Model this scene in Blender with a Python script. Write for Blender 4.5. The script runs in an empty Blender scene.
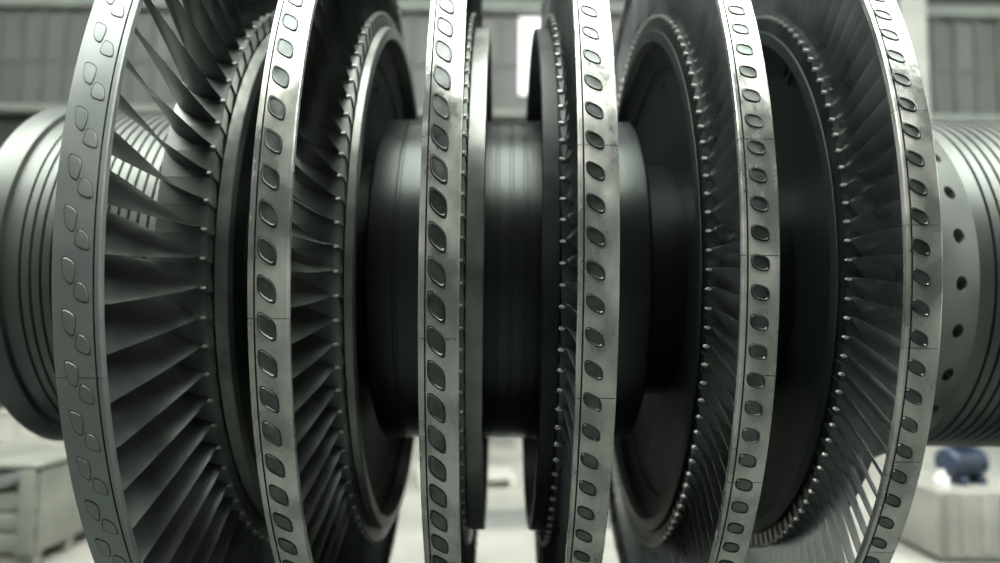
import bpy, bmesh, math, random
from mathutils import Vector, Matrix
random.seed(7)
PI = math.pi
S = 3.0            # one model unit (camera to rotor axis) in metres
AX = 1.9           # height of the rotor axis above the floor
scene = bpy.context.scene
C = scene.collection

# ------------------------------------------------------------------ camera
F_PX = 729.0
pitch, roll = math.radians(-4.5262), math.radians(0.662)
cam_d = bpy.data.cameras.new('camera')
cam = bpy.data.objects.new('camera', cam_d); C.objects.link(cam)
cam_d.sensor_fit = 'HORIZONTAL'; cam_d.sensor_width = 36.0; cam_d.lens = F_PX * 36.0 / 1000.0
fwd = Vector((0, math.cos(pitch), -math.sin(pitch)))
up0 = Vector((0, math.sin(pitch), math.cos(pitch)))
rt0 = Vector((1, 0, 0))
rt = rt0 * math.cos(roll) + up0 * math.sin(roll)
up = up0 * math.cos(roll) - rt0 * math.sin(roll)
M = Matrix((rt, up, -fwd)).transposed().to_4x4()
M.translation = Vector((-0.01237 * S, -S, AX - 0.08217 * S))
cam.matrix_world = M
cam_d.clip_end = 200
cam_d.dof.use_dof = True; cam_d.dof.focus_distance = 1.78; cam_d.dof.aperture_fstop = 1.0
scene.camera = cam

# ------------------------------------------------------------------ world, exposure
w = bpy.data.worlds.new('world'); scene.world = w; w.use_nodes = True
w.node_tree.nodes['Background'].inputs[0].default_value = (0.75, 0.85, 0.8, 1)
w.node_tree.nodes['Background'].inputs[1].default_value = 0.3
scene.view_settings.view_transform = 'Standard'
scene.view_settings.look = 'None'
scene.view_settings.exposure = 0.15
scene.view_settings.gamma = 1.0
scene.view_settings.use_curve_mapping = False
SKY_TOP, SKY_BACK, SIDE_WIN, PANE, BRIGHT_PANE = 11.0, 1.6, 4.0, 0.05, 1.6

# ------------------------------------------------------------------ materials
def new_mat(name):
    m = bpy.data.materials.new(name); m.use_nodes = True
    nt = m.node_tree; b = nt.nodes['Principled BSDF']
    return m, nt, b
def metal(name, c1, c2, metallic, r1, r2, scale=6.0, stretch=(1, 1, 1), bump=0.0, bscale=20.0):
    """steel: worn colour and roughness vary with world position"""
    m, nt, b = new_mat(name); N = nt.nodes; L = nt.links
    g = N.new('ShaderNodeNewGeometry'); mp = N.new('ShaderNodeMapping'); mp.inputs['Scale'].default_value = stretch
    L.new(g.outputs['Position'], mp.inputs['Vector'])
    n = N.new('ShaderNodeTexNoise'); n.inputs['Scale'].default_value = scale; n.inputs['Detail'].default_value = 5
    L.new(mp.outputs[0], n.inputs['Vector'])
    rp = N.new('ShaderNodeValToRGB'); rp.color_ramp.elements[0].position = .36; rp.color_ramp.elements[1].position = .66
    rp.color_ramp.elements[0].color = (*c1, 1); rp.color_ramp.elements[1].color = (*c2, 1)
    L.new(n.outputs['Fac'], rp.inputs[0]); L.new(rp.outputs[0], b.inputs['Base Color'])
    mr = N.new('ShaderNodeMapRange'); mr.inputs[1].default_value = .35; mr.inputs[2].default_value = .65
    mr.inputs[3].default_value = r1; mr.inputs[4].default_value = r2
    L.new(n.outputs['Fac'], mr.inputs[0]); L.new(mr.outputs[0], b.inputs['Roughness'])
    b.inputs['Metallic'].default_value = metallic
    if bump:
        n2 = N.new('ShaderNodeTexNoise'); n2.inputs['Scale'].default_value = bscale; n2.inputs['Detail'].default_value = 3
        L.new(mp.outputs[0], n2.inputs['Vector'])
        bp = N.new('ShaderNodeBump'); bp.inputs['Strength'].default_value = bump; bp.inputs['Distance'].default_value = .02
        L.new(n2.outputs['Fac'], bp.inputs['Height']); L.new(bp.outputs[0], b.inputs['Normal'])
    return m
def emit(name, col, s):
    m, nt, b = new_mat(name)
    b.inputs['Base Color'].default_value = (*[c * .12 for c in col], 1)
    b.inputs['Roughness'].default_value = .4
    b.inputs['Emission Color'].default_value = (*col, 1); b.inputs['Emission Strength'].default_value = s
    return m
MT = {
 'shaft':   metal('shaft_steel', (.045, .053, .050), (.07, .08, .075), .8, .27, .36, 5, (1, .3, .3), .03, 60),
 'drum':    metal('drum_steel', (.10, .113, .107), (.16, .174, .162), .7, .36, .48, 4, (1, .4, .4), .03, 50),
 'flange':  metal('flange_steel', (.15, .168, .157), (.21, .228, .212), .55, .42, .55, 4, (1, 1, 1), .03, 50),
 'web':     metal('dark_web_steel', (.026, .038, .035), (.040, .055, .051), .25, .42, .55, 5),
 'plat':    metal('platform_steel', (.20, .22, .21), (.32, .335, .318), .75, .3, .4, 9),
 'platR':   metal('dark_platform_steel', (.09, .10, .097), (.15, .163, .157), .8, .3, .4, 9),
 'lip':     metal('bright_lip_steel', (.26, .28, .262), (.40, .42, .39), .88, .33, .45, 9),
 'lipdark': metal('dark_lip_steel', (.025, .031, .029), (.045, .053, .05), .6, .38, .5, 9),
 'shroud':  metal('polished_shroud_steel', (.34, .36, .335), (.74, .74, .69), .72, .2, .44, 11, (1, 1, .6), .32, 12),
 'shroudm': metal('matte_shroud_steel', (.26, .288, .282), (.32, .346, .335), .6, .42, .5, 5),
 'tenon':   metal('tenon_steel', (.09, .105, .10), (.18, .195, .188), .9, .28, .42, 20),
 'tenonm':  metal('matte_tenon_steel', (.235, .26, .255), (.29, .314, .304), .6, .42, .5, 9),
 'groove':  metal('recess_shade_dirt', (.03, .035, .033), (.06, .066, .062), .3, .5, .6, 20),  # sunken shade put into the grime colour of seams and grooves
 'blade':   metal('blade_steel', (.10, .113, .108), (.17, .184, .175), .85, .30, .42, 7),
 'bladeR':  metal('blade_steel_blue_lit', (.28, .305, .312), (.40, .425, .432), .8, .27, .38, 7),  # lighter copy of the blade steel, bluish reflected light put into its colour
 'dot':     metal('bright_pin_steel', (.7, .71, .67), (.85, .85, .8), .25, .3, .4, 20),
 'floor':   metal('floor_concrete', (.30, .298, .272), (.42, .415, .38), 0, .35, .5, 1.2, (1, 1, 1), .02, 30),
 'blocker_floor': metal('dark_bounce_blocker', (.05, .058, .053), (.08, .088, .082), .1, .5, .65, 1.5),  # for the added floor sheet, dark to cut bounced light
 'darkwall': metal('dark_cladding', (.035, .042, .038), (.05, .058, .053), 0, .6, .7, 1),
 'ceil':    metal('ceiling_sheet', (.08, .088, .08), (.11, .12, .11), 0, .6, .7, 1),
 'beam':    metal('pale_painted_beam', (.22, .245, .225), (.28, .305, .28), 0, .5, .6, 2),
 'pillar':  metal('pale_pillar_paint', (.40, .41, .375), (.48, .49, .45), 0, .5, .6, 2),
 'mull':    metal('mullion_paint', (.10, .115, .105), (.14, .155, .14), 0, .5, .6, 2),
 'crate':   metal('pale_green_crate_paint', (.17, .18, .155), (.24, .25, .215), 0, .55, .65, 3),
 'wood':    metal('pale_pallet_wood', (.40, .40, .36), (.5, .49, .45), 0, .6, .7, 5, (1, 6, 1)),
 'cream':   metal('cream_panel_paint', (.27, .268, .245), (.36, .355, .325), 0, .4, .5, 3),
 'blue':    metal('blue_motor_paint', (.03, .045, .08), (.05, .07, .115), .1, .35, .45, 8),
 'white':   metal('white_plastic', (.75, .76, .72), (.85, .85, .82), 0, .3, .4, 4),
 'grey':    metal('grey_steel_plate', (.22, .24, .23), (.3, .32, .3), .4, .4, .5, 6),
 'tarp':    metal('white_sheet', (.7, .7, .66), (.82, .82, .78), 0, .6, .7, 3),
 'sky_t': emit('skylight_top', (.97, 1, .93), SKY_TOP),
 'sky_b': emit('skylight_back', (.97, 1, .93), SKY_BACK),
 'side_b': emit('side_window_pane', (.95, 1, .97), SIDE_WIN),
 'pane_b': emit('clear_bright_pane', (1, 1, .97), BRIGHT_PANE),
}
PANES = [emit('dusty_pane_%d' % i, c, PANE * k) for i, (c, k) in enumerate((((.80, .88, .80), 1.0), ((.85, .88, .80), 1.35), ((.75, .85, .78), .75)))]

# ------------------------------------------------------------------ helpers
def finish(bm, name, mats, parent=None, smooth=True, ang=32):
    if smooth:
        for f in bm.faces: f.smooth = True
        lim = math.radians(ang)
        for e in bm.edges:
            if len(e.link_faces) == 2 and e.link_faces[0].normal.angle(e.link_faces[1].normal, 0) > lim: e.smooth = False
    me = bpy.data.meshes.new(name); bm.to_mesh(me); bm.free()
    for m in (mats if isinstance(mats, (list, tuple)) else [mats]): me.materials.append(m)
    return link(name, me, parent)
def link(name, me, parent=None):
    o = bpy.data.objects.new(name, me); C.objects.link(o)
    if parent is not None: o.parent = parent
    return o
def empty(name, loc):
    o = bpy.data.objects.new(name, None); C.objects.link(o); o.location = loc; o.empty_display_size = .2
    return o
def tag(o, label=None, cat=None, group=None, kind=None):
    if label: o['label'] = label
    if cat: o['category'] = cat
    if group: o['group'] = group
    if kind: o['kind'] = kind
    return o
def box(bm, x0, x1, y0, y1, z0, z1, mi=0, bev=0.0):
    vs = [bm.verts.new(p) for p in ((x0,y0,z0),(x1,y0,z0),(x1,y1,z0),(x0,y1,z0),(x0,y0,z1),(x1,y0,z1),(x1,y1,z1),(x0,y1,z1))]
    fs = [bm.faces.new([vs[i] for i in q]) for q in ((3,2,1,0),(4,5,6,7),(0,1,5,4),(1,2,6,5),(2,3,7,6),(3,0,4,7))]
    for f in fs: f.material_index = mi
    if bev:
        r = bmesh.ops.bevel(bm, geom=list({e for f in fs for e in f.edges}), offset=bev, segments=2, affect='EDGES', profile=.6)
        for f in r['faces']: f.material_index = mi
    bm.normal_update()
    return vs
def box_obj(name, dims, mat, parent=None, bev=0.0):
    bm = bmesh.new(); box(bm, *dims, bev=bev)
    return finish(bm, name, mat, parent, ang=60 if bev else 32)
def lathe(bm, prof, n=160, mat=lambda k: 0, closed=False):
    """profile of (x, r) in model units turned about the X axis; face normals outward for +X running profiles"""
    rings = []
    for (x, r) in prof:
        rings.append([bm.verts.new((x * S, -r * S * math.cos(2*PI*i/n), r * S * math.sin(2*PI*i/n))) for i in range(n)])
    m = len(prof)
    for k in range(m if closed else m - 1):
        a, b = rings[k], rings[(k + 1) % m]
        for i in range(n):
            j = (i + 1) % n
            f = bm.faces.new((a[i], a[j], b[j], b[i])); f.material_index = mat(k)
    if not closed:
        for rg, x in ((rings[0], 0), (rings[-1], 1)):
            f = bm.faces.new(rg if x else rg[::-1])
            f.material_index = mat(0 if not x else m - 2)
    bmesh.ops.recalc_face_normals(bm, faces=bm.faces[:])
    bm.normal_update()
def P(x, r, t):
    """model point: axial x, radius r, tangential offset t (up on the camera side)"""
    return Vector((x * S, -r * S, t * S))
def arc(x, r, a):
    return Vector((x * S, -r * S * math.cos(a), r * S * math.sin(a)))

# ------------------------------------------------------------------ hall
W_BACK, X_L, X_R, Y_F, Z_C = 11.0, -15.0, 15.0, -16.0, 12.5
tag(box_obj('floor', (X_L-.3, X_R+.3, Y_F-.3, W_BACK+.3, -.2, 0), MT['floor']), 'pale worn concrete floor of the turbine hall', 'floor', kind='structure')
tag(box_obj('bounce_blocker', (X_L, X_R, Y_F, 2.2, 0, .015), MT['blocker_floor']), 'added dark floor sheet, out of view, cutting bounced light under the rotor', 'floor', kind='structure')  # invented sheet, unseen, keeps floor bounce off the rotor
tag(box_obj('wall_back', (X_L-.3, X_R+.3, W_BACK+.12, W_BACK+.4, 0, Z_C), MT['darkwall']), 'dark clad wall behind the window band', 'wall', kind='structure')
tag(box_obj('wall_left', (X_L-.3, X_L, Y_F, W_BACK+.12, 0, Z_C), MT['darkwall']), 'dark side wall on the left of the hall', 'wall', kind='structure')
tag(box_obj('wall_right', (X_R, X_R+.3, Y_F, W_BACK+.12, 0, Z_C), MT['darkwall']), 'dark side wall on the right of the hall', 'wall', kind='structure')
tag(box_obj('wall_front', (X_L-.3, X_R+.3, Y_F-.3, Y_F, 0, Z_C), MT['darkwall']), 'dark wall of the hall facing the rotor', 'wall', kind='structure')
tag(box_obj('ceiling', (X_L-.3, X_R+.3, Y_F-.3, W_BACK+.4, Z_C, Z_C+.3), MT['ceil']), 'dark sheet roof with long skylights', 'ceiling', kind='structure')
def skylight(name, x0, x1, y0, y1, mat, n, label):
    r = empty(name, ((x0+x1)/2, (y0+y1)/2, Z_C)); tag(r, label, 'skylight', kind='structure')
    cx_, cy_ = (x0+x1)/2, (y0+y1)/2; dx = (x1-x0)/n
    pm = None
    for i in range(n):
        if pm is None:
            o = box_obj('pane', (-dx/2+.05, dx/2-.05, y0-cy_, y1-cy_, -.06, -.03), mat, r); pm = o.data
        else: o = link('pane', pm, r)
        o.location = (x0+dx*(i+.5)-cx_, 0, 0)
    bm = bmesh.new()
    for i in range(n+1): box(bm, x0+dx*i-.05-cx_, x0+dx*i+.05-cx_, y0-cy_, y1-cy_, -.09, 0)
    for yy in (y0, y1): box(bm, x0-cx_-.05, x1-cx_+.05, yy-cy_-.05, yy-cy_+.05, -.09, 0)
    finish(bm, 'skylight_frame', MT['mull'], r)
skylight('window_2', -14.4, 14.4, -7.0, 1.0, MT['sky_t'], 8, 'long skylight in the roof above the rotor')
skylight('window_3', -13, 13, 4.5, 8.5, MT['sky_b'], 8, 'long skylight in the roof near the window wall')

# tall daylight windows in the right side wall
wr = tag(empty('window_4', (X_R, 3.5, .8)), 'tall daylight window in the right side wall', 'window', kind='structure')
pm = None
for iy in range(6):
    for iz in range(3):
        if pm is None:
            o = box_obj('pane', (-.05, -.03, -.7, .7, -.95, .95), MT['side_b'], wr); pm = o.data
        else: o = link('pane', pm, wr)
        o.location = (0, -3.9+1.56*iy, 1.0+2.05*iz)
bm = bmesh.new()
for iy in range(7): box(bm, -.08, 0, -4.68+1.56*iy-.07, -4.68+1.56*iy+.07, -.06, 6.2)
for iz in range(4): box(bm, -.08, 0, -4.75, 4.75, 2.05*iz-.06-.02, 2.05*iz+.06-.02)
finish(bm, 'window_frame', MT['mull'], wr)

# window band on the back wall: frame, mullions and every pane
win = tag(empty('window_1', (0, W_BACK, 6.1)), 'high band of dusty factory windows above the rotor', 'window', kind='structure')
pitch_x, x_first, n_p = .43, -13.0, 61
proto = {}
def pane(i, row):
    z0, z1 = ((0.04, .90), (.98, 1.93))[row]
    mi = random.choice((0, 0, 1, 2)) if row else random.choice((0, 2, 2, 0))
    key = (row, mi)
    if key not in proto:
        bm = bmesh.new(); box(bm, -.165, .165, .03, .05, z0, z1)
        o = finish(bm, 'pane', PANES[mi], win); proto[key] = o.data
    else: o = link('pane', proto[key], win)
    o.location.x = x_first + pitch_x * (i + .5)
skip = set()
b0 = x_first + pitch_x * 31           # the clear pane starts here
for i in range(n_p):
    for row in (0, 1):
        xc = x_first + pitch_x*(i+.5)
        if .15 < xc < .98: continue
        pane(i, row)
mbm = bmesh.new(); box(mbm, -.05, .05, -.02, .1, 0, 1.97); mo = finish(mbm, 'mullion', MT['mull'], win); mo.location.x = x_first
for i in range(1, n_p+1):
    xm = x_first + pitch_x*i
    if .2 < xm < .9: continue
    o = link('mullion', mo.data, win); o.location.x = xm
o = box_obj('transom', (x_first, .26, 0, .09, .9, .98), MT['mull'], win)
o = box_obj('transom', (.93, x_first+pitch_x*n_p, 0, .09, .9, .98), MT['mull'], win)
o = box_obj('pane', (.29, .85, .03, .05, .36, 1.93), MT['pane_b'], win); o['label'] = 'clear pane glaring white with daylight'
o = box_obj('pane', (.29, .85, .03, .05, .03, .31), PANES[0], win)
tag(box_obj('trim_1', (X_L, X_R, W_BACK-.12, W_BACK+.12, 8.10, 8.32), MT['beam']), 'pale steel beam running above the window band', 'beam', kind='structure')
tag(box_obj('trim_2', (X_L, X_R, W_BACK-.18, W_BACK+.12, 5.97, 6.1), MT['beam']), 'pale sill ledge running under the window band', 'sill', kind='structure')
pil = tag(empty('trim_3', (7.28, 9.8, 0)), 'pale building pillar behind the last bladed wheel on the right', 'pillar', kind='structure')
box_obj('column_shaft', (-.24, .24, -.22, .22, .25, Z_C-.1), MT['pillar'], pil, .02)
box_obj('column_foot', (-.34, .34, -.32, .32, 0, .25), MT['pillar'], pil, .02)

# ------------------------------------------------------------------ turbine rotor
rotor = tag(empty('turbine_rotor', (0, 0, AX)), 'large steel steam turbine rotor with six bladed wheels on one shaft', 'turbine rotor')
RB = .3415
#        xl      xr      R    x_root  side  N   tip_stagger seg tenon_th joint_th
DISC = [(-.3346, -.2998, .480, -.2805, 1,  80, 57, 10,  -.45, -13.71),
        (-.2061, -.1746, .445, -.160, 1,  96, 52,  8, -2.17, 21.15),
        (-.0751, -.0437, .445, -.047,  1, 104, 50,  8, -4.05, 17.02),
        ( .0476,  .0793, .445,  .0455,-1, 108, 42,  8,  -.35,  9.09),
        ( .1737,  .2022, .445,  .178, -1, 122, 56,  4,   .19,  9.95),
        ( .2970,  .3240, .450,  .3045,-1, 122, 56,  4,  4.84,  1.06)]
def rim_thick(d): return .036 if -.1 < d[3] < 0 else .046      # axial thickness of a wheel rim

# shaft -----------------------------------------------------------
def grooves(x0, x1, pitch_, r, depth):
    out = []; x = x0
    while x + pitch_ <= x1 + 1e-9:
        out += [(x, r), (x + pitch_*.72, r), (x + pitch_*.76, r-depth), (x + pitch_*.96, r-depth)]
        x += pitch_
    out.append((x, r)); return out
pr = [(-1.0, .108), (-.594, .112), (-.589, .150), (-.589, .214), (-.587, .220), (-.582, .2246), (-.556, .2246), (-.552, .2225), (-.550, .217)]
pr += grooves(-.541, -.345, .0112, .2165, .0065)
pr += [(-.342, .20), (-.30, .155), (-.262, .155), (-.262, .2132), (-.215, .2132), (-.212, .155), (-.162, .155), (-.160, .209), (-.157, .2132)]
pr += [(-.130, .2132), (-.129, .2115), (-.126, .2115), (-.125, .2132), (-.100, .2132), (-.099, .155), (-.055, .155), (-.055, .2132)]
pr += grooves(-.046, .034, .0160, .2132, .0008)
pr += [(.045, .2132), (.045, .155), (.083, .155), (.083, .2132), (.104, .2132), (.105, .2112), (.108, .2112), (.109, .2132), (.151, .2132), (.155, .209), (.157, .155),
       (.215, .155), (.217, .2132), (.272, .2132), (.275, .155), (.43, .155), (.502, .155), (.503, .2177)]
pr += grooves(.512, .80, .0125, .2177, .0065)
pr += [(.803, .2177), (.806, .20), (.806, .13), (.81, .118), (1.06, .115)]
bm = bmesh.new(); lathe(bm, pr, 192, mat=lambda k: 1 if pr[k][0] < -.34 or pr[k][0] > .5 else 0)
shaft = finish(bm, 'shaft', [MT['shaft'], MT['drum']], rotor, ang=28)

# flange with balance holes right of the last wheel ----------------
bm = bmesh.new()
lathe(bm, [(.352, .15), (.352, .248), (.425, .248), (.432, .2465), (.500, .2215), (.504, .219), (.504, .15)], 168, closed=True)
fl = finish(bm, 'hole_flange', MT['flange'], rotor, ang=28)
cut = bmesh.new()
for k in range(28):
    a = math.radians(8.4 + k*360/28)
    nrm = Vector((.36, -math.cos(a)*.933, math.sin(a)*.933)); c0 = arc(.478, .230, a)
    mt = Matrix.Translation(c0 - nrm*.0*S) @ nrm.to_track_quat('Z', 'Y').to_matrix().to_4x4()
    bmesh.ops.create_cone(cut, cap_ends=True, segments=20, radius1=.0078*S, radius2=.0088*S, depth=.05*S, matrix=mt)
cme = bpy.data.meshes.new('cutter'); cut.to_mesh(cme); cut.free()
co = bpy.data.objects.new('cutter', cme); C.objects.link(co); co.parent = rotor
md = fl.modifiers.new('holes', 'BOOLEAN'); md.object = co; md.operation = 'DIFFERENCE'; md.solver = 'EXACT'
dg = bpy.context.evaluated_depsgraph_get(); dg.update()
nm = bpy.data.meshes.new_from_object(fl.evaluated_get(dg))
fl.modifiers.clear(); fl.data = nm; bpy.data.objects.remove(co)
b2 = bmesh.new(); b2.from_mesh(nm)
for f in b2.faces: f.smooth = True
for e in b2.edges:
    e.smooth = not (len(e.link_faces) == 2 and e.link_faces[0].normal.angle(e.link_faces[1].normal, 0) > math.radians(28))
b2.to_mesh(nm); b2.free()
fl['label'] = 'pale flange ring with a row of round holes'

# wheels ------------------------------------------------------------
def airfoil(n=7, camber=.08, thick=.075):
    """closed section, chord 0..1, points along the back then along the belly"""
    ptop, pbot = [], []
    for i in range(n):
        s_ = i/(n-1); c_ = .5*(1-math.cos(PI*s_))
        th_ = thick*2.4*(math.sqrt(c_+.0008)*(1-c_)*.9 + .02)
        cm = camber*4*c_*(1-c_)
        ptop.append((c_, cm+th_/2)); pbot.append((c_, cm-th_/2))
    return ptop + pbot[::-1]
AF = airfoil()
AF_THIN = airfoil(7, .05, .038)
def blade_mesh(bm, d, rot=0.0):
    """one blade with its root platform and bright edge pin, at angle rot about the shaft"""
    xl, xr, R, xroot, s, N, tipst, seg, tth, jth = d
    pt = 2*PI/N; v0 = len(bm.verts); TH = rim_thick(d)
    thin = s < 0 and tipst > 55; rw = .029 if thin else TH*.92
    inset = .0035 if s > 0 else .0005; xc_root = xroot - s*(rw/2 + inset); xc_tip = (xl+xr)/2; wid = xr-xl
    nsec = 7; rows = []
    for k in range(nsec):
        q = k/(nsec-1); r = RB-.003 + q*(R-.0055-RB+.003)
        g0 = 50 if thin else 24
        g = math.radians(g0 + (tipst-g0)*(q**.7))
        ax_w = rw*(1-q) + wid*.80*q
        ch = ax_w/math.cos(g)
        cs, sn = math.cos(g), math.sin(g)
        xc = xc_root*(1-q) + xc_tip*q
        fl_ = (1-q)*1.0 + q*.75
        row = []
        for (u_, v_) in (AF_THIN if thin else AF):
            a_ = (u_-.5)*ch; b_ = (v_-.06)*ch*fl_*(-1)
            x_ = xc + a_*cs + b_*sn*1.0
            t_ = -a_*sn + b_*cs
            row.append(bm.verts.new(P(x_, r, t_)))
        rows.append(row)
    m = len(AF)
    for k in range(nsec-1):
        for i in range(m):
            j = (i+1) % m
            bm.faces.new((rows[k][i], rows[k][j], rows[k+1][j], rows[k+1][i]))
    bm.faces.new(rows[-1]); bm.faces.new(rows[0][::-1])
    # platform: slanted block that gives the saw-toothed rim of the wheel
    hw = RB*math.tan(pt/2)*.985; sl = .0016; vs = []
    for r in (RB-.014, RB):
        for (x_, t_) in ((xroot-s*(TH+.001), -hw), (xroot+s*.0005 + (sl if s > 0 else 0)*.0, -hw), (xroot+s*(.0005), hw), (xroot-s*(TH+.001), hw)):
            extra = s*sl if (x_-xroot)*s > 0 and t_*s < 0 else 0
            vs.append(bm.verts.new(P(x_+extra, r, t_*(r/RB))))
    for q in ((0,1,2,3),(4,5,6,7),(0,1,5,4),(1,2,6,5),(2,3,7,6),(3,0,4,7)):
        f = bm.faces.new([vs[i] for i in q]); f.material_index = 1
    # bright pin at the root edge of the blade
    px, ptan, pr_ = xroot - s*(inset - .0018), -s*rw/2*math.tan(math.radians(50 if thin else 24)), .0014
    vs = []
    for dr in (-.0015, .0014):
        for k in range(6):
            a = k*PI/3; vs.append(bm.verts.new(P(px + (0 if True else 0) + (.0026 if s > 0 else .0030)*math.cos(a)*s, RB+.001+dr, ptan + pr_*math.sin(a))))
    for k in range(6):
        j = (k+1) % 6; f = bm.faces.new((vs[k], vs[j], vs[6+j], vs[6+k])); f.material_index = 2
    f = bm.faces.new(vs[6:12]); f.material_index = 2
    f = bm.faces.new(vs[0:6][::-1]); f.material_index = 2
    if rot:
        bm.verts.ensure_lookup_table()
        rm = Matrix.Rotation(-rot, 4, 'X')
        bmesh.ops.transform(bm, matrix=rm, verts=bm.verts[v0:])
def tenon_mesh(bm, R, xc, tc, wx, ht, skew, taper=0.0, flat=False, oval=False):
    """rivet head: rounded parallelogram with a seam painted dark to look sunken, thin raised edge and flat sunk middle"""
    n = 14; rings = []
    lev = ((1.12, -.0012), (1.12, .0001), (1.0, .0001), (.96, .0005), (.5, .0006)) if flat else \
          ((1.10, -.0012), (1.10, .0001), (1.0, .0001), (.95, .0010), (.88, .0010), (.80, .0002), (.45, .0001))
    for (sc, h) in lev:
        rg = []
        for i in range(n):
            a = 2*PI*i/n; ca, sa = math.cos(a), math.sin(a)
            ex = .72 if oval else .62
            x_ = math.copysign(abs(ca)**ex, ca); t_ = math.copysign(abs(sa)**ex, sa)
            x2 = x_*wx/2*(1 - taper*t_*.5); t2 = t_*ht/2 - x_*skew
            rg.append(bm.verts.new(arc(xc + x2*sc, R + h, (tc + t2*sc)/R)))
        rings.append(rg)
    for k in range(len(rings)-1):
        for i in range(n):
            j = (i+1) % n
            f = bm.faces.new((rings[k][i], rings[k][j], rings[k+1][j], rings[k+1][i]))
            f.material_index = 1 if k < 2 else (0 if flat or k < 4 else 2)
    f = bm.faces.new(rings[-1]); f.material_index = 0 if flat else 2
def shroud_mesh(d, a0, a1):
    """curved shroud segment with a shallow turned groove along one edge"""
    xl, xr, R = d[:3]; w_ = xr-xl; bm = bmesh.new()
    gq = .87 if R > .47 else (.17 if d[4] > 0 else .13)
    prof = [(xl, R-.006), (xl, R-.0008), (xl+.0008, R)]
    prof += [(xl+w_*gq-.0007, R), (xl+w_*gq-.0003, R-.0014), (xl+w_*gq+.0003, R-.0014), (xl+w_*gq+.0007, R)]
    prof += [(xr-.0008, R), (xr, R-.0008), (xr, R-.006)]
    n = max(4, int((a1-a0)/.02)); rings = []
    for k in range(n+1):
        a = a0 + (a1-a0)*k/n
        rings.append([bm.verts.new(arc(x, r, a)) for x, r in prof])
    m = len(prof)
    for k in range(n):
        for i in range(m):
            j = (i+1) % m
            f = bm.faces.new((rings[k][i], rings[k][j], rings[k+1][j], rings[k+1][i]))
            if 3 <= i <= 5: f.material_index = 1
    bm.faces.new(rings[0]); bm.faces.new(rings[-1][::-1])
    bmesh.ops.recalc_face_normals(bm, faces=bm.faces[:]); bm.normal_update()
    return bm
# dims of the tenon heads: list of (axial fraction, tangential offset, width, height, skew, taper)
TEN = [[(.35, .005, .0085, .0165, .0026, -.45), (.62, -.0105, .0095, .0125, .0022, .4)],
       [(.47, 0, .0140, .0165, .0046, 0)], [(.45, 0, .0135, .0180, .0054, 0)], [(.42, 0, .0138, .0118, .0036, 0)],
       [(.47, 0, .0136, .0112, .0016, 0)], [(.38, 0, .0134, .0104, .0030, 0)]]
VIS_BLADE = [50, 50, 50, 50, 50, 50]
VIS_TEN = [22, 26, 26, 28, 34, 34]
WHEEL_LABEL = ['leftmost wheel with long twisted blades and grey matte shroud', 'second wheel from the left with stepped bright lip',
               'third wheel from the left beside the bare middle of the shaft', 'fourth wheel from the left with dark lip',
               'fifth wheel from the left with dark dished web', 'rightmost wheel with dark web and blades tinted with bluish reflected light']
far_b = bmesh.new(); far_t = bmesh.new()
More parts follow.
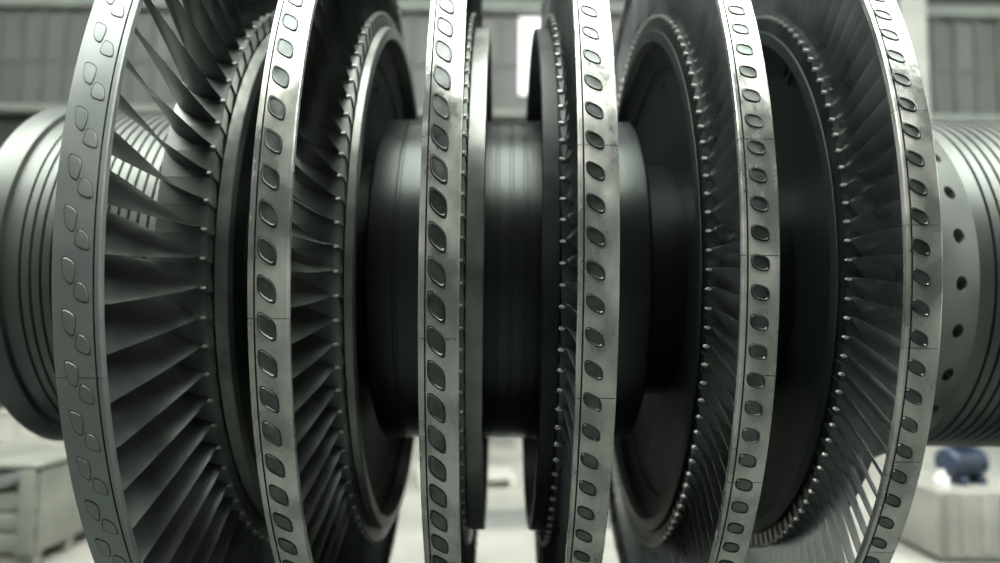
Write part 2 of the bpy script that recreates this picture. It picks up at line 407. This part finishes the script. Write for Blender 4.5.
for di, d in enumerate(DISC):
    xl, xr, R, x0, s, N, tipst, seg, tth, jth = d
    TH = rim_thick(d)
    lipx = (.0150, .0110, .0195, .0185, .004, .004)[di]
    prof = [(x0-s*TH, .145), (x0-s*TH, RB-.018), (x0-s*TH, RB-.0135), (x0, RB-.0135), (x0+s*.0005, RB-.0145), (x0+s*.0005, .3265),
            (x0+s*.0009, .3205), (x0+s*.0024, .3205), (x0+s*.0029, .3265), (x0+s*(lipx-.001), .3265), (x0+s*lipx, .3255), (x0+s*lipx, .313), (x0+s*(lipx-.002), .311), (x0-s*.004, .309), (x0-s*.007, .304),
            (x0-s*.012, .288), (x0-s*.014, .283), (x0-s*.019, .281), (x0-s*.022, .265), (x0-s*.026, .24), (x0-s*.028, .215), (x0-s*.028, .145)]
    lip_faces = [3, 4, 5, 8, 9, 10, 11]
    bm = bmesh.new(); lathe(bm, prof, 180, mat=lambda k: 1 if k in lip_faces else 0, closed=True)
    wheel = finish(bm, 'wheel_disc', [MT['web'], MT['lip'] if s > 0 else (MT['lipdark'] if di == 3 else MT['web'])], rotor, ang=24)
    wheel['label'] = WHEEL_LABEL[di]
    pt = 2*PI/N; th0 = math.radians(tth)
    # blades
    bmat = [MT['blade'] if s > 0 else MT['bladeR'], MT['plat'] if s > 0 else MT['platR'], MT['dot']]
    bm = bmesh.new(); blade_mesh(bm, d); bmesh.ops.recalc_face_normals(bm, faces=bm.faces[:]); bm.normal_update()
    b0_ = finish(bm, 'blade', bmat, wheel, ang=40); half = VIS_BLADE[di]//2
    for k in range(N):
        kk = k if k <= N//2 else k-N
        a = th0 + kk*pt
        if -half <= kk < half:
            o = b0_ if kk == 0 else link('blade', b0_.data, wheel)
            o.rotation_euler = (-a, 0, 0)
        else: 
            v0 = len(far_b.verts); f0 = len(far_b.faces)
            far_b.from_mesh(b0_.data)
            far_b.verts.ensure_lookup_table(); far_b.faces.ensure_lookup_table()
            bmesh.ops.transform(far_b, matrix=Matrix.Rotation(-a, 4, 'X'), verts=far_b.verts[v0:])
            if s < 0:
                for f in far_b.faces[f0:]:
                    if f.material_index < 2: f.material_index += 3
    # shroud segments
    nseg = max(1, round(N/seg)); da = 2*PI/nseg; gap = .0006/R
    smat = [MT['shroudm'] if di == 0 else MT['shroud'], MT['groove']]
    s0 = finish(shroud_mesh(d, gap/2, da-gap/2), 'shroud_segment', smat, wheel, ang=30)
    for k in range(nseg):
        o = s0 if k == 0 else link('shroud_segment', s0.data, wheel)
        o.rotation_euler = (-(math.radians(jth) + k*da), 0, 0)
    # tenon heads
    for (fx, tc, wx, ht, sk, tp) in TEN[di]:
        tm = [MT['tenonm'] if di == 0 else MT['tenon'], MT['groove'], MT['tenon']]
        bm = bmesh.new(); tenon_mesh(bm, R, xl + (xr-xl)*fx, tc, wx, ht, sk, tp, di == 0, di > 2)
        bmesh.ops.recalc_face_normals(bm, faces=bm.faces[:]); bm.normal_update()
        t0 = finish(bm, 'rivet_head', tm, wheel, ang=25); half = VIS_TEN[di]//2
        for k in range(N):
            kk = k if k <= N//2 else k-N
            a = th0 + kk*pt
            if -half <= kk < half:
                o = t0 if kk == 0 else link('rivet_head', t0.data, wheel)
                o.rotation_euler = (-a, 0, 0)
            else:
                v0 = len(far_t.verts); far_t.from_mesh(t0.data); far_t.verts.ensure_lookup_table()
                bmesh.ops.transform(far_t, matrix=Matrix.Rotation(-a, 4, 'X'), verts=far_t.verts[v0:])
    # balance slots
    for (ds, r_, ang_, w_, h_) in ((1, .256, 82.8, .004, .009), (4, .262, 75.9, .004, .010), (5, .297, 51.4, .005, .018), (5, .292, 48.3, .005, .018)):
        if ds == di:
            xs = x0 - s*.0234 if r_ < .28 else x0 - s*.0092
            bm = bmesh.new(); box(bm, (xs-.0022)*S, (xs+.0022)*S, (-r_-h_/2)*S, (-r_+h_/2)*S, -w_/2*S, w_/2*S, bev=.003)
            o = finish(bm, 'balance_slot', MT['groove'], wheel, ang=60); o.rotation_euler = (-math.radians(ang_), 0, 0)
for b_, nme, mats in ((far_b, 'far_blades', [MT['blade'], MT['plat'], MT['dot'], MT['bladeR'], MT['platR']]), (far_t, 'far_rivet_heads', [MT['tenon'], MT['groove'], MT['tenon']])):
    me = bpy.data.meshes.new(nme); b_.to_mesh(me); b_.free()
    for m in mats: me.materials.append(m)
    o = link(nme, me, rotor); o['kind'] = 'stuff'

# ------------------------------------------------------------------ pedestals that carry the shaft (beyond the frame)
def pedestal(x, r, label):
    t = tag(empty('bearing_stand', (x, 0, 0)), label, 'stand', 'bearing stands under the shaft ends')
    box_obj('base_plate', (-.3, .3, -.7, .7, 0, .08), MT['grey'], t, .01)
    bm = bmesh.new()
    sec = [(.6, .08), (.3, 1.2), (.46, 1.35), (.46, AX-.05), (r+.02, AX-.05)]
    pts = [(y, z) for y, z in sec]
    n = 10
    pts += [((r+.004)*math.cos(-a), AX-.05+ (0) - 0) for a in ()]
    arcp = [((r+.003)*math.cos(PI*2-PI*k/n), AX + (r+.003)*math.sin(-PI*k/n)) for k in range(n+1)]
    arcp = [(y, min(z, AX-.05)) for y, z in arcp if z <= AX-.05+.02]
    prof = pts + arcp + [(-y, z) for y, z in reversed(pts)]
    va = [bm.verts.new((-.16, y, z)) for y, z in prof]; vb = [bm.verts.new((.16, y, z)) for y, z in prof]
    bm.faces.new(va); bm.faces.new(vb[::-1])
    for i in range(len(prof)):
        j = (i+1) % len(prof); bm.faces.new((va[i], va[j], vb[j], vb[i]))
    bmesh.ops.recalc_face_normals(bm, faces=bm.faces[:]); bm.normal_update()
    finish(bm, 'saddle', MT['grey'], t)
pedestal(-.87*S, .1095*S, 'grey steel bearing stand carrying the left shaft end')
pedestal(.95*S, .117*S, 'grey steel bearing stand carrying the right shaft end')

# ------------------------------------------------------------------ things on the floor behind the rotor
def crate(loc, rz, L_, Wd, Hh, n, mat, label, cat, brace=True):
    t = tag(empty('packing_crate', loc), label, cat); t.rotation_euler.z = rz
    for sy in (-1, 1):
        for k in range(n):
            z0 = .1 + (Hh-.12)*k/n
            o = box_obj('plank', (-L_/2, L_/2, sy*Wd/2-.012, sy*Wd/2+.012, z0+.008, z0+(Hh-.12)/n-.008), mat, t, .004)
        for xx in (-L_/2+.05, L_/2-.05):
            box_obj('batten', (xx-.05, xx+.05, sy*(Wd/2+.027)-.014, sy*(Wd/2+.027)+.014, .1, Hh), mat, t, .004)
        if brace:
            bm = bmesh.new(); ln = math.hypot(L_-.2, Hh-.2); box(bm, -ln/2, ln/2, -.014, .014, -.04, .04, bev=.004)
            o = finish(bm, 'brace', MT['grey'], t, ang=60); o.location = (0, sy*(Wd/2+.027), Hh/2+.05); o.rotation_euler.y = -math.atan2(Hh-.2, L_-.2)
    for sx in (-1, 1):
        box_obj('end_panel', (sx*L_/2-.012, sx*L_/2+.012, -Wd/2+.015, Wd/2-.015, .1, Hh-.02), mat, t, .004)
    box_obj('lid', (-L_/2-.03, L_/2+.03, -Wd/2-.045, Wd/2+.045, Hh, Hh+.03), mat, t, .005)
    for yy in (-Wd/2+.06, 0, Wd/2-.06):
        box_obj('runner', (-L_/2, L_/2, yy-.05, yy+.05, 0, .1), mat, t, .005)
    return t
crate((-4.12, 2.75, .0), 0, 1.6, .9, .70, 4, MT['crate'], 'pale green slatted crate with diagonal brace at lower left', 'crate')
crate((-6.2, 7.6, 0), .2, 1.8, .9, .55, 4, MT['wood'], 'pale wooden crate standing further back at far left', 'crate', False)

# cream cabinet with vertical ribs, blue motor on it
cab = tag(empty('ribbed_cabinet', (4.35, 3.05, 0)), 'low cream cabinet with vertical ribbed front at lower right', 'cabinet')
box_obj('body', (-1.05, 1.05, -.4, .4, .05, .54), MT['cream'], cab, .01)
box_obj('plinth', (-1.0, 1.0, -.36, .36, 0, .05), MT['grey'], cab)
rib = None
for k in range(14):
    xk = -1.0 + k*2.0/13
    o = box_obj('rib', (-.028, .028, -.42, -.398, .07, .52), MT['cream'] if k % 3 else MT['crate'], cab, .004); o.location.x = xk
def motor(loc, rz, k=1.0):
    t = tag(empty('electric_motor', loc), 'small dark blue electric motor standing on the cream cabinet', 'motor'); t.rotation_euler.z = rz
    bm = bmesh.new()
    for (x, r) in ((-.14, .10), (.14, .10)): pass
    n = 28; prof = [(-.18, .03), (-.18, .10), (-.165, .115), (-.13, .118), (-.13, .105), (.13, .105), (.13, .118), (.165, .115), (.18, .10), (.18, .03)]
    rings = [[bm.verts.new((x, r*math.cos(2*PI*i/n), .17 + r*math.sin(2*PI*i/n))) for i in range(n)] for x, r in prof]
    for a, b in zip(rings, rings[1:]):
        for i in range(n): bm.faces.new((a[i], a[(i+1) % n], b[(i+1) % n], b[i]))
    bm.faces.new(rings[0]); bm.faces.new(rings[-1][::-1]); bmesh.ops.recalc_face_normals(bm, faces=bm.faces[:]); bm.normal_update()
    finish(bm, 'housing', MT['blue'], t)
    fin = None
    for i in range(16):
        if fin is None:
            o = box_obj('cooling_fin', (-.12, .12, -.003, .003, .10, .128), MT['blue'], t); fin = o.data
        else: o = link('cooling_fin', fin, t)
        o.location.z = .17; o.rotation_euler.x = 2*PI*i/16
    box_obj('terminal_box', (-.06, .06, -.055, .055, .285, .345), MT['blue'], t, .008)
    for sx in (-1, 1): box_obj('foot', (sx*.10-.025, sx*.10+.025, -.12, .12, 0, .07), MT['blue'], t, .005)
    bm = bmesh.new(); bmesh.ops.create_cone(bm, cap_ends=True, segments=16, radius1=.018, radius2=.018, depth=.1, matrix=Matrix.Translation((.22, 0, .17)) @ Matrix.Rotation(PI/2, 4, 'Y'))
    finish(bm, 'motor_shaft', MT['grey'], t)
    t.scale = (k, k, k)
motor((3.72, 3.0, .54), .3, .98)
def jar(loc):
    t = tag(empty('white_jug', loc), 'small white plastic jug on the cabinet beside the blue motor', 'jug')
    for nme, prof, mm in (('body', [(.0, .005), (.0, .05), (.01, .058), (.07, .058), (.1, .03), (.115, .022)], MT['white']), ('cap', [(.115, .005), (.115, .026), (.135, .026), (.138, .02), (.138, .004)], MT['white'])):
        bm = bmesh.new(); n = 20
        rings = [[bm.verts.new((r*math.cos(2*PI*i/n), r*math.sin(2*PI*i/n), z)) for i in range(n)] for z, r in prof]
        for a, b in zip(rings, rings[1:]):
            for i in range(n): bm.faces.new((a[i], a[(i+1) % n], b[(i+1) % n], b[i]))
        bm.faces.new(rings[0][::-1]); bm.faces.new(rings[-1]); bmesh.ops.recalc_face_normals(bm, faces=bm.faces[:]); bm.normal_update()
        finish(bm, nme, mm, t)
jar((3.42, 2.78, .54))

# things seen through the gap under the middle of the shaft
st = tag(empty('steel_bar', (-.05, 8.6, 0)), 'dark steel bar on timber blocks on the far floor', 'bar')
box_obj('bar', (-.9, .45, -.05, .05, .08, .16), MT['grey'], st, .008)
for xx in (-.8, .35): box_obj('timber_block', (xx-.06, xx+.06, -.12, .12, 0, .08), MT['wood'], st, .004)
pl = tag(empty('wooden_pallet', (-.42, 5.6, 0)), 'low pale wooden pallet on the floor behind the shaft', 'pallet'); pl.rotation_euler.z = .15
for k in range(6): box_obj('deck_board', (-.55, .55, -.4+.14*k-.05, -.4+.14*k+.05, .1, .122), MT['wood'], pl, .003)
for xx in (-.5, 0, .5): box_obj('runner', (xx-.045, xx+.045, -.45, .35, 0, .1), MT['wood'], pl, .003)
mat_ = box_obj('rubber_mat', (-.9, .9, -.35, .35, 0, .012), MT['grey'], None, .004); mat_.location = (.2, 3.9, 0)
tag(mat_, 'grey rubber mat lying on the floor behind the rotor', 'mat')
